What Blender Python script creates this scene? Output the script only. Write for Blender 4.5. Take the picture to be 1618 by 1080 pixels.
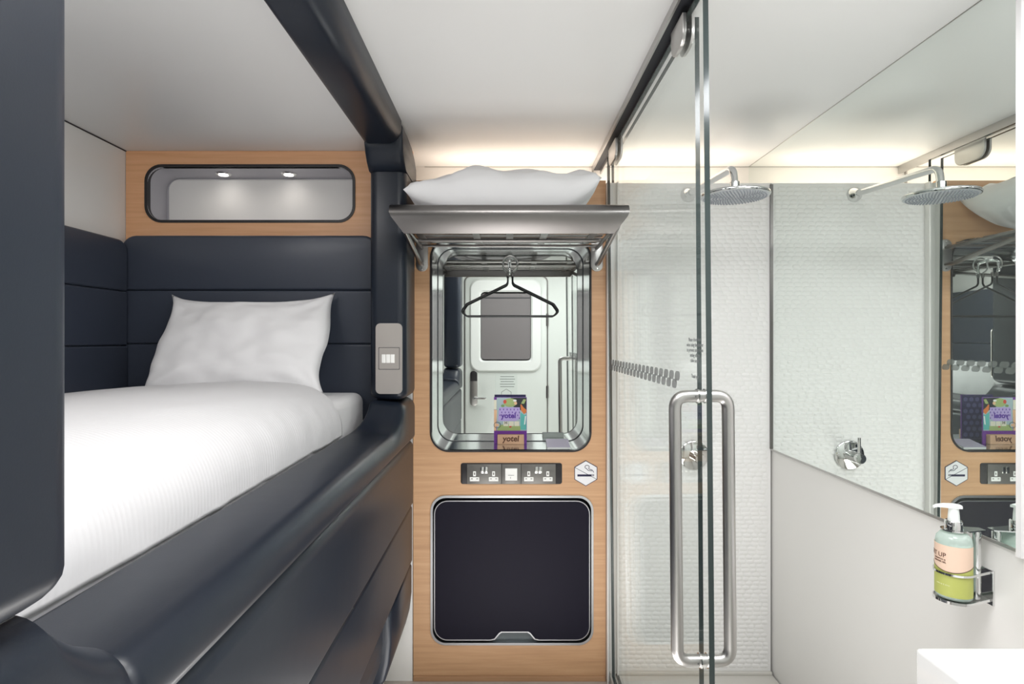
import bpy, bmesh, math, random
from mathutils import Vector, Matrix, noise
random.seed(7)
S = bpy.context.scene
COL = S.collection
PI = math.pi
for o in list(bpy.data.objects): bpy.data.objects.remove(o)

# ------------------------------------------------------------------ camera
EYE = 1.45            # eye height above the floor (m); all heights below are given relative to the eye with H()
cam_d = bpy.data.cameras.new('camera'); cam = bpy.data.objects.new('camera', cam_d); COL.objects.link(cam)
cam.location = (0, 0, EYE); cam.rotation_euler = (PI/2, 0, 0)
cam_d.sensor_width = 36; cam_d.lens = 926/1618*36
cam_d.shift_x = 9/1618; cam_d.shift_y = -2/1618
cam_d.clip_start = 0.02; cam_d.clip_end = 50
S.camera = cam

# ------------------------------------------------------------------ world, lights, exposure
w = bpy.data.worlds.new('world'); S.world = w; w.use_nodes = True
w.node_tree.nodes['Background'].inputs[0].default_value = (0.9, 0.95, 1, 1)
w.node_tree.nodes['Background'].inputs[1].default_value = 0.3
S.view_settings.view_transform = 'Standard'; S.view_settings.look = 'None'
S.view_settings.exposure = 0.06; S.view_settings.gamma = 1.0; S.view_settings.use_curve_mapping = False
S.cycles.use_denoising = True
S.cycles.max_bounces = 14; S.cycles.transparent_max_bounces = 24; S.cycles.glossy_bounces = 8
S.cycles.caustics_reflective = True
S.cycles.sample_clamp_indirect = 6

def area(name, loc, size, power, color=(1, 1, 1), rot=(0, 0, 0), size_y=None):
    l = bpy.data.lights.new(name, 'AREA'); l.shape = 'RECTANGLE'; l.size = size; l.size_y = size_y or size
    l.energy = power; l.color = color
    o = bpy.data.objects.new(name, l); COL.objects.link(o); o.location = loc; o.rotation_euler = rot
    return o
area('ceiling_fill_light', (0.02, 0.72, EYE+0.80), 0.5, 15.5, (1, 0.985, 0.97), size_y=0.7)        # added main fill, out of view overhead; no lamp is modelled there
area('shower_fill_light', (0.82, 0.75, EYE+0.80), 0.4, 14, (0.97, 0.98, 1.0), size_y=0.6)  # added unseen fill, brightens the shower side and the leather highlights
area('bed_fill_light', (-1.1, 0.75, EYE+0.74), 0.5, 3.8, (1, 0.97, 0.95), rot=(1.38, 0, 0), size_y=0.12)  # added fill aimed at the headboard and wood above it, not a fitting
area('floor_fill_light', (0.02, 1.15, 0.03), 0.6, 19, (1, 0.98, 0.96), rot=(PI, 0, 0), size_y=1.8)   # added hidden fill in place of floor bounce, brightens the ceiling
area('cove_strip_light', (0.36, 2.60, EYE+0.64), 1.40, 2.3, (1, 0.86, 0.72), rot=(PI, 0, 0), size_y=0.10)   # warm strip hidden behind the panel top
def spot(name, loc, power, color=(1, .93, .86)):
    l = bpy.data.lights.new(name, 'SPOT'); l.energy = power; l.color = color; l.spot_size = 3.0; l.spot_blend = 1.0; l.shadow_soft_size = 0.02
    o = bpy.data.objects.new(name, l); COL.objects.link(o); o.location = loc; return o
spot('niche_spot_light', (-1.255, 2.565, EYE+0.722), 0.34)
spot('niche_spot_light', (-0.965, 2.565, EYE+0.722), 0.34)

# ------------------------------------------------------------------ materials
def mat(name, col=(.8, .8, .8), rough=.5, metal=0, **kw):
    m = bpy.data.materials.new(name); m.use_nodes = True
    b = m.node_tree.nodes['Principled BSDF']
    b.inputs['Base Color'].default_value = (*col, 1); b.inputs['Roughness'].default_value = rough
    b.inputs['Metallic'].default_value = metal
    for k, v in kw.items(): b.inputs[k.replace('_', ' ')].default_value = v
    return m
def nodes(m):
    nt = m.node_tree; return nt, nt.nodes, nt.links, nt.nodes['Principled BSDF']
def noise_chain(m, scale_vec, nscale, detail=6, rough=.6, coord='Object'):
    nt, N, L, b = nodes(m)
    tc = N.new('ShaderNodeTexCoord'); mp = N.new('ShaderNodeMapping'); mp.inputs['Scale'].default_value = scale_vec
    nz = N.new('ShaderNodeTexNoise'); nz.inputs['Scale'].default_value = nscale; nz.inputs['Detail'].default_value = detail
    nz.inputs['Roughness'].default_value = rough
    L.new(tc.outputs[coord], mp.inputs[0]); L.new(mp.outputs[0], nz.inputs['Vector'])
    return nz
def ramp(m, src, stops, target='Base Color'):
    nt, N, L, b = nodes(m)
    r = N.new('ShaderNodeValToRGB'); e = r.color_ramp.elements
    while len(e) < len(stops): e.new(.5)
    for i, (p, c) in enumerate(stops): e[i].position = p; e[i].color = (*c, 1) if len(c) == 3 else c
    L.new(src.outputs[0], r.inputs[0])
    if target: L.new(r.outputs[0], b.inputs[target])
    return r
def bump(m, src, strength, dist=.002):
    nt, N, L, b = nodes(m)
    bp = N.new('ShaderNodeBump'); bp.inputs['Strength'].default_value = strength; bp.inputs['Distance'].default_value = dist
    L.new(src.outputs[0], bp.inputs['Height'])
    if b.inputs['Normal'].is_linked: L.new(b.inputs['Normal'].links[0].from_socket, bp.inputs['Normal'])
    L.new(bp.outputs[0], b.inputs['Normal']); return bp

def wood(name, c0, c1, c2):
    m = mat(name, c1, .42)
    n1 = noise_chain(m, (1.0, 1, 26), 2.2, 8, .62)
    ramp(m, n1, [(.25, c0), (.5, c1), (.75, c2)])
    n2 = noise_chain(m, (4, 1, 220), 2.0, 4, .7); bump(m, n2, .12, .001)
    return m
M_WOOD_BED = wood('wood_warm', (.66, .335, .165), (.76, .415, .22), (.83, .49, .28))
M_WOOD = wood('wood_beech', (.46, .26, .138), (.56, .33, .18), (.64, .395, .23))
M_WOOD_DK = wood('wood_skirting', (.36, .20, .105), (.44, .25, .135), (.5, .3, .17))
M_WHITE = mat('white_laminate', (.80, .79, .77), .30)
M_CEIL = mat('ceiling_panel', (.82, .82, .815), .33)
M_WALLR = mat('wall_panel_white', (.80, .785, .765), .35)
M_TILE = mat('moulded_white_tile', (.83, .82, .81), .28)
M_FLOOR = mat('floor_vinyl', (.42, .37, .33), .5); bump(M_FLOOR, noise_chain(M_FLOOR, (1, 1, 1), 300), .2, .001)
M_TRAY = mat('shower_tray', (.62, .60, .56), .4)
def leather(name, c):
    m = mat(name, c, .40, 0, Coat_Weight=0.10, Coat_Roughness=.22, Specular_IOR_Level=.36)
    n = noise_chain(m, (1, 1, 1), 420, 3, .6); bump(m, n, .07, .0010)
    n2 = noise_chain(m, (1, 1, 1), 5, 3, .5); bump(m, n2, .22, .006)
    return m
M_LEATHER = leather('navy_leather', (.009, .0135, .023))
M_LEATHER2 = leather('navy_leather_pad', (.042, .051, .074))
M_BLACK = mat('black_rubber', (.012, .010, .012), .45)
M_DARK = mat('dark_recess', (.02, .022, .028), .5)
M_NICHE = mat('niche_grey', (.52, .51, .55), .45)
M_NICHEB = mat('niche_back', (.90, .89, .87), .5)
M_LAMP = mat('lamp_lens', (1, 1, 1), .3); M_LAMP.node_tree.nodes['Principled BSDF'].inputs['Emission Color'].default_value = (1, .95, .9, 1); M_LAMP.node_tree.nodes['Principled BSDF'].inputs['Emission Strength'].default_value = 6
M_CHROME = mat('chrome', (.74, .74, .74), .06, 1)
M_STEEL = mat('brushed_steel', (.22, .21, .205), .30, 1); bump(M_STEEL, noise_chain(M_STEEL, (3, 3, 500), 3, 3), .08, .0005)
M_STEEL_LT = mat('satin_steel', (.50, .49, .48), .33, 1)
M_PLATE = mat('switch_plate_steel', (.60, .56, .53), .36, 1); bump(M_PLATE, noise_chain(M_PLATE, (500, 3, 3), 2, 3), .06, .0005)
M_ALU = mat('aluminium_liner', (.76, .80, .81), .14, 1)
M_ALU2 = mat('aluminium_edge', (.55, .56, .58), .30, 1)
M_MIRROR = mat('mirror_glass', (.86, .90, .88), .0, 1)
M_MIRROR2 = mat('mirror_glass_side', (.90, .945, .92), .0, 1)
M_WIRE = mat('hanger_wire', (.035, .035, .037), .35, .6)
M_LINEN = mat('white_linen', (.82, .815, .83), .8, 0, Sheen_Weight=.15)
bump(M_LINEN, noise_chain(M_LINEN, (1, 1, 1), 9, 3, .5), .30, .01)
M_DUVET = mat('white_striped_duvet', (.66, .655, .67), .8, 0, Sheen_Weight=.15)
def stripes():
    nt, N, L, b = nodes(M_DUVET)
    tc = N.new('ShaderNodeTexCoord'); mp = N.new('ShaderNodeMapping'); mp.inputs['Rotation'].default_value = (0, 0, .12)
    wv = N.new('ShaderNodeTexWave'); wv.bands_direction = 'Y'; wv.inputs['Scale'].default_value = 26; wv.inputs['Distortion'].default_value = 2.2; wv.inputs['Detail'].default_value = 2; wv.inputs['Detail Scale'].default_value = .6
    L.new(tc.outputs['Object'], mp.inputs[0]); L.new(mp.outputs[0], wv.inputs[0]); bump(M_DUVET, wv, .16, .003)
    bump(M_DUVET, noise_chain(M_DUVET, (1, 1, 1), 5, 3, .5), .3, .02)
stripes()
M_NAVY = mat('navy_laminate', (.009, .008, .017), .55, 0, Specular_IOR_Level=.14); bump(M_NAVY, noise_chain(M_NAVY, (1, 1, 1), 700, 2), .15, .0006)
M_SOCK = mat('socket_plate_bronze', (.17, .165, .155), .42, .5)
M_SOCKW = mat('socket_white', (.85, .85, .83), .35)
M_SILV = mat('silver_rocker', (.75, .75, .74), .15, 1)
M_SIGN = mat('sign_silver_white', (.78, .78, .80), .35)
M_INK = mat('navy_ink', (.012, .010, .05), .5)
M_CERAM = mat('white_ceramic', (.84, .84, .84), .12, 0, Coat_Weight=.4)
M_DOOR = mat('door_white', (.56, .59, .56), .4)
M_SCREEN = mat('grey_screen', (.15, .138, .14), .55)
M_NOTICE = mat('notice_grey', (.52, .56, .53), .5)

def glass_mat(name, tint, refl, base=.02, haze=0.0, hcol=(.75, .85, .8)):
    """thin clear pane: transparent with an angle dependent mirror reflection"""
    m = bpy.data.materials.new(name); m.use_nodes = True; nt = m.node_tree; N = nt.nodes; L = nt.links
    for n in list(N): N.remove(n)
    out = N.new('ShaderNodeOutputMaterial'); tr = N.new('ShaderNodeBsdfTransparent'); gl = N.new('ShaderNodeBsdfGlossy')
    tr.inputs[0].default_value = (*tint, 1); gl.inputs['Roughness'].default_value = 0.0; gl.inputs[0].default_value = (1, 1, 1, 1)
    lw = N.new('ShaderNodeLayerWeight'); lw.inputs[0].default_value = .5
    p = N.new('ShaderNodeMath'); p.operation = 'POWER'; p.inputs[1].default_value = 5
    mu = N.new('ShaderNodeMath'); mu.operation = 'MULTIPLY_ADD'; mu.inputs[1].default_value = refl; mu.inputs[2].default_value = base
    mx = N.new('ShaderNodeMixShader')
    L.new(lw.outputs['Facing'], p.inputs[0]); L.new(p.outputs[0], mu.inputs[0]); L.new(mu.outputs[0], mx.inputs[0])
    L.new(tr.outputs[0], mx.inputs[1]); L.new(gl.outputs[0], mx.inputs[2])
    if haze > 0:
        df = N.new('ShaderNodeBsdfDiffuse'); df.inputs[0].default_value = (*hcol, 1); m2 = N.new('ShaderNodeMixShader'); m2.inputs[0].default_value = haze
        L.new(mx.outputs[0], m2.inputs[1]); L.new(df.outputs[0], m2.inputs[2]); L.new(m2.outputs[0], out.inputs[0])
    else: L.new(mx.outputs[0], out.inputs[0])
    return m
M_GLASS = glass_mat('clear_glass', (.984, .992, .988), .20, .012)
M_GEDGE = mat('glass_edge', (.030, .042, .042), .12, 0, Specular_IOR_Level=.6)
M_FROST = glass_mat('grey_film_print', (.80, .80, .80), .05, .01, .42, (.36, .37, .37))
M_BOTTLE = glass_mat('clear_plastic', (.80, .90, .86), .25, .04, .42)

# ------------------------------------------------------------------ helpers
def H(z): return EYE + z
def at(px, py, d): return Vector(((px-800)*d/926, d, EYE-(py-538)*d/926))   # used for real positions at a real depth

def link(name, bm, m, parent=None, smooth=None, origin=None):
    bmesh.ops.recalc_face_normals(bm, faces=bm.faces)
    off = origin
    p = parent
    if p is not None:
        while p.parent is not None: p = p.parent
        off = Vector(p['_org'])
    if off is not None: bmesh.ops.translate(bm, verts=bm.verts, vec=-Vector(off))
    me = bpy.data.meshes.new(name); bm.to_mesh(me); bm.free()
    for mm in (m if isinstance(m, (list, tuple)) else [m]): me.materials.append(mm)
    if smooth is not None:
        me.shade_smooth()
        try: me.set_sharp_from_angle(angle=math.radians(smooth))
        except Exception: pass
    o = bpy.data.objects.new(name, me); COL.objects.link(o)
    if parent is not None: o.parent = parent
    elif off is not None: o.location = off
    if parent is None: o['_org'] = tuple(off) if off is not None else (0, 0, 0)
    return o
def thing(name, label, cat, loc, group=None):
    o = bpy.data.objects.new(name, None); COL.objects.link(o); o.location = loc; o.empty_display_size = .05
    o['label'] = label; o['category'] = cat; o['_org'] = tuple(loc)
    if group: o['group'] = group
    return o
def tag(o, label, cat, group=None):
    o['label'] = label; o['category'] = cat
    if group: o['group'] = group
    return o
def struct(o): o['kind'] = 'structure'; return o

def B(): return bmesh.new()
def box(bm, x0, x1, y0, y1, z0, z1, bev=0, seg=2, mi=0):
    r = bmesh.ops.create_cube(bm, size=1)
    vs = r['verts']
    for v in vs: v.co = Vector((x0+(v.co.x+.5)*(x1-x0), y0+(v.co.y+.5)*(y1-y0), z0+(v.co.z+.5)*(z1-z0)))
    fs = {f for v in vs for f in v.link_faces}
    for f in fs: f.material_index = mi
    if bev > 0:
        es = list({e for v in vs for e in v.link_edges})
        bmesh.ops.bevel(bm, geom=es, offset=bev, segments=seg, affect='EDGES', profile=.5)
    return bm
def rrect(x0, x1, z0, z1, r, n=6):
    """rounded rectangle outline ccw; r one radius or four (bl, br, tr, tl)"""
    if not isinstance(r, (tuple, list)): r = (r,)*4
    P = []
    for (cx, cz, a0, rr) in ((x0, z0, PI, r[0]), (x1, z0, 1.5*PI, r[1]), (x1, z1, 0, r[2]), (x0, z1, .5*PI, r[3])):
        sx = 1 if cx == x0 else -1; sz = 1 if cz == z0 else -1
        c = (cx+sx*rr, cz+sz*rr)
        for k in range(n+1):
            a = a0+.5*PI*k/n; P.append((c[0]+rr*math.cos(a), c[1]+rr*math.sin(a)))
    return P
XZ = lambda u, v, t: Vector((u, t, v))
YZ = lambda u, v, t: Vector((t, u, v))
XY = lambda u, v, t: Vector((u, v, t))
def loft(bm, loops, cap0=True, cap1=True, closed=True, mi=0):
    R = [[bm.verts.new(p) for p in lp] for lp in loops]
    n = len(R[0])
    for a, b in zip(R, R[1:]):
        for i in range(n if closed else n-1):
            j = (i+1) % n
            f = bm.faces.new((a[i], a[j], b[j], b[i])); f.material_index = mi
    if cap0: f = bm.faces.new(R[0]); f.material_index = mi
    if cap1: f = bm.faces.new(R[-1][::-1]); f.material_index = mi
    return bm
def prism(bm, pts, t0, t1, ax=XZ, mi=0):
    return loft(bm, [[ax(u, v, t0) for u, v in pts], [ax(u, v, t1) for u, v in pts]], mi=mi)
def pad(bm, x0, x1, z0, z1, t_back, t_front, r, bev, ax=XZ, n=6, seg=5):
    """cushion: rounded-rect slab whose front edge is rounded by bev"""
    if not isinstance(r, (tuple, list)): r = (r,)*4
    s = 1 if t_front > t_back else -1
    loops = [[ax(u, v, t_back) for u, v in rrect(x0, x1, z0, z1, r, n)]]
    for k in range(seg+1):
        a = .5*PI*k/seg; ins = bev*(1-math.cos(a)); t = t_front-s*bev*(1-math.sin(a))
        loops.append([ax(u, v, t) for u, v in rrect(x0+ins, x1-ins, z0+ins, z1-ins, [max(q-ins, .0005) for q in r], n)])
    return loft(bm, loops)
def plate(bm, outer, holes, t0, t1, ax=XZ, mi=0):
    """flat plate with holes"""
    for t in (t0, t1):
        es = []
        for lp in [outer]+holes:
            vs = [bm.verts.new(ax(u, v, t)) for u, v in lp]
            es += [bm.edges.new((vs[i], vs[(i+1) % len(vs)])) for i in range(len(vs))]
        r = bmesh.ops.triangle_fill(bm, edges=es, use_beauty=True, use_dissolve=False)
        for g in r['geom']:
            if isinstance(g, bmesh.types.BMFace): g.material_index = mi
    for lp in [outer]+holes:
        loft(bm, [[ax(u, v, t0) for u, v in lp], [ax(u, v, t1) for u, v in lp]], False, False, mi=mi)
    bmesh.ops.remove_doubles(bm, verts=bm.verts, dist=1e-6)
    return bm
def tube(bm, pts, r, n=10, closed=False, caps=True):
    pts = [Vector(p) for p in pts]; m = len(pts); loops = []; prev = None
    for i, p in enumerate(pts):
        if closed: t = (pts[(i+1) % m]-pts[i-1]).normalized()
        else: t = (pts[min(i+1, m-1)]-pts[max(i-1, 0)]).normalized()
        if prev is None:
            u = t.cross(Vector((0, 0, 1)));
            if u.length < .1: u = t.cross(Vector((1, 0, 0)))
        else: u = prev-t*prev.dot(t)
        u.normalize(); v = t.cross(u); prev = u
        rr = r[i] if isinstance(r, (list, tuple)) else r
        loops.append([p+(u*math.cos(2*PI*k/n)+v*math.sin(2*PI*k/n))*rr for k in range(n)])
    if closed: loops.append(loops[0])
    return loft(bm, loops, caps and not closed, caps and not closed)
def fillet(pts, r, n=6):
    """round the corners of a polyline"""
    pts = [Vector(p) for p in pts]; out = [pts[0]]
    for a, b, c in zip(pts, pts[1:], pts[2:]):
        d1 = (a-b).normalized(); d2 = (c-b).normalized(); ang = d1.angle(d2); l = r/math.tan(ang/2)
        l = min(l, (a-b).length*.49, (c-b).length*.49)
        p0 = b+d1*l; p1 = b+d2*l
        for k in range(n+1):
            t = k/n; out.append(p0*(1-t)**2+b*2*t*(1-t)+p1*t*t)
    out.append(pts[-1]); return out
def lathe(bm, prof, c, axis='z', n=24):
    """prof: list of (radius, height)"""
    loops = []
    for r, h in prof:
        lp = []
        for k in range(n):
            a = 2*PI*k/n; u, v = r*math.cos(a), r*math.sin(a)
            d = Vector((u, v, h)) if axis == 'z' else Vector((u, h, v)) if axis == 'y' else Vector((h, u, v))
            lp.append(Vector(c)+d)
        loops.append(lp)
    return loft(bm, loops)
def circle(cx, cz, r, n=24, sq=1): return [(cx+r*math.cos(2*PI*k/n), cz+r*sq*math.sin(2*PI*k/n)) for k in range(n)]
def text_bm(s, size, mtx, extrude=.0004, align='CENTER', shear=0, bold=0, bm=None, warp=None):
    c = bpy.data.curves.new('lettering', 'FONT'); c.body = s; c.size = size; c.extrude = extrude
    c.align_x = align; c.align_y = 'CENTER'; c.shear = shear; c.offset = bold; c.resolution_u = 3
    o = bpy.data.objects.new('lettering', c); COL.objects.link(o)
    bpy.context.view_layer.update()
    me = o.to_mesh(); bm = bm or B()
    k0 = len(bm.verts)
    bm.from_mesh(me); bm.verts.ensure_lookup_table()
    for v in bm.verts[k0:]:
        v.co = warp(v.co) if warp else (mtx @ v.co)
    o.to_mesh_clear(); bpy.data.objects.remove(o); bpy.data.curves.remove(c)
    return bm
def face_cam(x, y, z): return Matrix.Translation((x, y, z)) @ Matrix.Rotation(PI/2, 4, 'X')
def flat(bm, pts, y, t=.0004, mi=0): return prism(bm, pts, y, y-t, XZ, mi)

# ------------------------------------------------------------------ room shell
XL, XR, YB, YD, ZC = -1.625, 1.129, 2.5, 2.73, .81      # left wall, mirror wall, panel plane, deep wall, ceiling above eye
YF = -.16
b = B(); box(b, XL-.1, XR+.3, YF-.1, YD+.1, -.08, 0); struct(link('floor', b, M_FLOOR))
b = B(); box(b, XL+.004, XR+.2, YF-.1, YD+.1, H(ZC), H(ZC)+.08); struct(link('ceiling', b, M_CEIL))
b = B(); box(b, XL-.08, XL, YF-.1, YD+.1, 0, H(ZC)); struct(link('wall_left', b, M_WHITE))
b = B(); box(b, XL, XR+.2, YD, YD+.08, 0, H(ZC)); struct(link('wall_back', b, M_WHITE))
b = B(); box(b, XR+.006, XR+.09, YF-.1, YD, 0, H(ZC)); struct(link('wall_right', b, M_WALLR))
b = B(); box(b, XL, XR, YF-.08, YF, 0, H(ZC)); struct(link('wall_front', b, M_DOOR))
# dark shadow gap where the left wall meets the ceiling
b = B(); box(b, XL, XL+.0045, .2, YB, H(ZC)-.004, H(ZC)); struct(link('trim_1', b, M_BLACK))
# thin joint where ceiling meets the deep wall
b = B(); box(b, -.38, XR, YD-.003, YD, H(ZC)-.003, H(ZC)); struct(link('trim_2', b, M_STEEL_LT))
# white lining of the bed alcove below the headboard
b = B(); box(b, XL, -.40, YB, YB+.02, 0, H(.30)); struct(link('wall_back_lining', b, M_WHITE))
b = B(); box(b, -.397, .424, YB-.006, YB+.02, 0, H(-1.428), bev=.002); struct(link('baseboard_back', b, M_WOOD_DK))
# ledge behind the panels which hides the warm strip light
b = B(); box(b, -.397, XR, YB+.02, YD, H(.60), H(.625)); struct(link('trim_3', b, M_WHITE))
# white vertical profile between wooden panel and shower
b = B(); box(b, .426, .432, YB-.03, YB+.02, .0, H(.672), bev=.002); box(b, .468, .474, YB-.03, YB+.0, .0, H(.672), bev=.002); box(b, .432, .468, YB-.004, YB, 0, H(.672)); struct(link('trim_4', b, M_WHITE))
b = B(); box(b, .398, .404, YD-.012, YD, H(.625), H(.80)); struct(link('trim_5', b, M_STEEL_LT))
# dark seal in the shower corner + chrome strip below the side mirror + end strip
b = B(); box(b, XR-.006, XR+.006, YB-.008, YB, H(-.46), H(.665)); struct(link('trim_6', b, M_STEEL))
b = B(); box(b, XR-.002, XR+.006, 1.29, YB, H(-.468), H(-.460), bev=.001); struct(link('trim_7', b, M_STEEL_LT))
b = B(); box(b, XR-.006, XR+.006, 1.278, 1.292, H(-.475), H(ZC)); struct(link('trim_8', b, mat('white_edge_strip', (.78, .77, .77), .3)))
b = B(); box(b, XR-.0015, XR, 1.29, YD, H(ZC)-.0018, H(ZC)); struct(link('trim_10', b, M_STEEL_LT))

# wooden panels
NI = (-1.530, -.655, .514, .740)         # bed niche opening x0 x1 z0 z1
b = B(); plate(b, rrect(XL+.002, -.40, H(.30), H(ZC)-.001, .0005, 1), [rrect(NI[0]-.008, NI[1]+.008, H(NI[2])-.008, H(NI[3])+.008, .068, 8)], YB, YB+.02)
tag(link('wall_panel', b, M_WOOD_BED, origin=(XL, YB, EYE+.3)), 'warm orange wooden panel above the padded headboard, around the lit niche', 'wall panel')
MO = (-.3186, .3564, -.467, .427)        # mirror niche opening
TO = (-.3186, .3672, -1.291, -.664)      # lower opening
b = B(); plate(b, rrect(-.397, .4245, H(-1.427), H(.683), .0005, 1),
               [rrect(MO[0]-.004, MO[1]+.004, H(MO[2])-.004, H(MO[3])+.004, .078, 8), rrect(-.190, .233, H(-.607), H(-.524), .006, 3), rrect(TO[0]-.002, TO[1]+.002, H(TO[2])-.002, H(TO[3])+.002, .06, 8)], YB, YB+.02)
tag(link('wall_panel', b, M_WOOD, origin=(0, YB, 0)), 'tall beech veneer panel in the middle, holding mirror, sockets and dark flap', 'wall panel')

# shower back panel with moulded pebble relief
sp = thing('shower_wall_panel', 'white shower wall panel with moulded brick relief behind the glass', 'wall panel', (.78, YB, EYE-1.42))
b = B(); box(b, .438, XR-.001, YB, YB+.02, H(-1.418), H(.672), bev=.001); link('panel', b, M_TILE, sp)
b = B(); rows = 106; z = -1.395; k = 0
while z < .655:
    x = .475-(.018 if k % 2 else 0)+random.uniform(-.003, .003)
    while x < XR-.012:
        wl = random.choice((.034, .036, .040, .030)); x1 = min(x+wl-.0015, XR-.012); x0 = max(x, .475)
        if x1-x0 > .021:
            hh = .0185; r = .0078
            base = rrect(x0, x1, H(z), H(z)+hh-.001, r, 2); top = rrect(x0+.0035, x1-.0035, H(z)+.0035, H(z)+hh-.0045, r-.0033, 2)
            loft(b, [[XZ(u, v, YB) for u, v in base], [XZ(u, v, YB-.0019) for u, v in top]], cap0=False)
        x += wl
    z += .0185; k += 1
o = link('relief', b, M_TILE, sp, smooth=50); o['kind'] = 'stuff'
b = B(); box(b, .44, XR, YF, YB, 0, .032); struct(link('floor_shower', b, M_TRAY))
b = B(); box(b, .44, XR, YB-.016, YB-.0005, .032, .044, bev=.003); struct(link('trim_9', b, M_TRAY))

# ------------------------------------------------------------------ bed niche
t = thing('lit_niche', 'long white niche with black rim and two spots above the bed', 'niche', ((NI[0]+NI[1])/2, YB, H(NI[2])))
b = B()
lo = [[XZ(u, v, YB) for u, v in rrect(NI[0], NI[1], H(NI[2]), H(NI[3]), .062, 8)], [XZ(u, v, 2.676) for u, v in rrect(NI[0]-.02, NI[1]+.02, H(NI[2])-.01, H(NI[3]), .062, 8)]]
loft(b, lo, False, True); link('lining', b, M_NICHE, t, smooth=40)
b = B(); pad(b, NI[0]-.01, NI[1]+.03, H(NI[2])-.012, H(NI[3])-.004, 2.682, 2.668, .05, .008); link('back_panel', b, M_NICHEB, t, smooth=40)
b = B(); plate(b, rrect(NI[0]-.011, NI[1]+.011, H(NI[2])-.011, H(NI[3])+.011, .071, 8), [rrect(NI[0], NI[1], H(NI[2]), H(NI[3]), .060, 8)], YB-.005, YB+.02); link('rim', b, M_BLACK, t, smooth=40)
for x in (-1.255, -.965):
    q = B(); lathe(q, [(.012, -.004), (.030, -.004), (.034, 0), (.030, .002)], (x, 2.60, H(NI[3])-.001)); ring = link('spotlight', q, M_SILV, t, smooth=40)
    q = B(); lathe(q, [(.001, -.007), (.020, -.006), (.020, -.001), (.001, -.001)], (x, 2.60, H(NI[3])-.001)); link('lens', q, M_LAMP, ring, smooth=40)

# ------------------------------------------------------------------ padded bed surround
PX0, PX1 = -.527, -.386
bed = thing('bed_surround', 'navy leather padded frame of the bed alcove with posts, beam and side', 'bed frame', (-.46, 1.4, 0))
def post(y0, y1):
    # closed column with generous rounding
    bm = B(); bev = .034; z0, z1 = H(-.229), H(.648); loops = []
    for k in range(7):
        a = .5*PI*k/6; ins = bev*(1-math.sin(a)); dz = bev*(1-math.cos(a))
        loops.append([XY(u, v, z0+dz*.9) for u, v in rrect(PX0+ins, PX1-ins, y0+ins, y1-ins, max(bev-ins*.2, .01), 6)])
    loops.append([XY(u, v, z1) for u, v in rrect(PX0, PX1, y0, y1, bev, 6)])
    return loft(bm, loops)
def hollow(bm): return bm
P1 = link('post', post(2.25, 2.497), M_LEATHER, bed, smooth=60)
P2 = link('post', post(.262, .535), M_LEATHER, bed, smooth=60)
# top corner pieces
def corner(far):
    prof = [(2.166, ZC-.001), (2.166, .727), (2.178, .700), (2.205, .668), (2.245, .650), (2.497, .650), (2.497, .742), (2.45, .775), (2.38, .797), (2.28, ZC-.002)]
    if not far: prof = [(2.76-y if True else y, z) for y, z in prof]
    bm = B(); e = .030; loops = []
    cy = sum(p[0] for p in prof)/len(prof); cz = .76
    for x, s in ((PX0, .93), (PX0+.006, .97), (PX0+.02, .995), (PX0+e, 1), (PX1-e, 1), (PX1-.014, .992), (PX1-.003, .965), (PX1+.002, .93)):
        lp = []
        for y, z in prof:
            yy = cy+(y-cy)*s if z < .735 and (abs(y-2.497) > .001 and abs(y-.263) > .001) else y
            zz = z-(1-s)*.25 if z > .735 else cz+(z-cz)*(s if z > .66 else 1)
            lp.append(Vector((x, yy, H(zz))))
        loops.append(lp)
    return loft(bm, loops)
link('post_cap', corner(True), M_LEATHER, bed, smooth=50)
link('post_cap', corner(False), M_LEATHER, bed, smooth=50)
# overhead beam
def beam_prof(s=0):
    P = [(PX0+s, ZC-.001), (PX0+s, .745)]
    for k in range(5): a = PI+.5*PI*k/4; P.append((PX0+s+.018+.018*math.cos(a), .727+s+.018+.018*math.sin(a)))
    for k in range(9): a = 1.5*PI+.5*PI*k/8; P.append((PX1-s-.050+.050*math.cos(a), .727+s+.055+.055*math.sin(a)))
    P.append((PX1-s, ZC-.001)); return P
b = B(); loft(b, [[Vector((x, y, H(z))) for x, z in beam_prof(s)] for y, s in ((.594, .006), (.600, 0), (2.158, 0), (2.165, .006))]); link('beam', b, M_LEATHER, bed, smooth=60)
# top rail with upswept ends
def rail_prof(lift, xi, crown=0):
    zi, zo = -.330+lift, -.338+lift
    P = [(xi, -.45), (xi, zi-.02)]
    for k in range(5): a = PI-.5*PI*k/4; P.append((xi+.02+.02*math.cos(a), zi-.02+.02*math.sin(a)))
    ro = .045
    for k in range(9): a = .5*PI-.5*PI*k/8; P.append((-.390-ro+ro*math.cos(a), zo-ro+ro*math.sin(a)))
    P += [(-.390, -.398), (-.393, -.408), (-.402, -.413), (-.43, -.45)]
    return P
def sm(t): t = max(0, min(1, t)); return t*t*(3-2*t)
def rail(ys, far):
    loops = []
    for y in ys:
        tt = (y-2.06)/.19 if far else (.70-y)/.19
        s = max(0, min(1, tt)); lift = .100*(s**2.2)
        loops.append([Vector((x, y, H(z))) for x, z in rail_prof(lift, -.572+.045*sm(s))])
    return loops
ys = [.617, .622, .64, .66, .68, .70]+[.8+.1*i for i in range(13)]+[2.06+.19*i/12 for i in range(13)]+[2.3, 2.497]
b = B(); lo = rail(ys, True)
lo[0] = [Vector((-.48+(v.x+.48)*.965, v.y, H(-.46)+(v.z-H(-.46))*.93)) for v in lo[0]]
loft(b, lo); link('top_rail', b, M_LEATHER, bed, smooth=60)
ysn = [.26, .35, .45, .51]+[.51+.1*i/8 for i in range(1, 8)]+[.609, .614]
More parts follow.
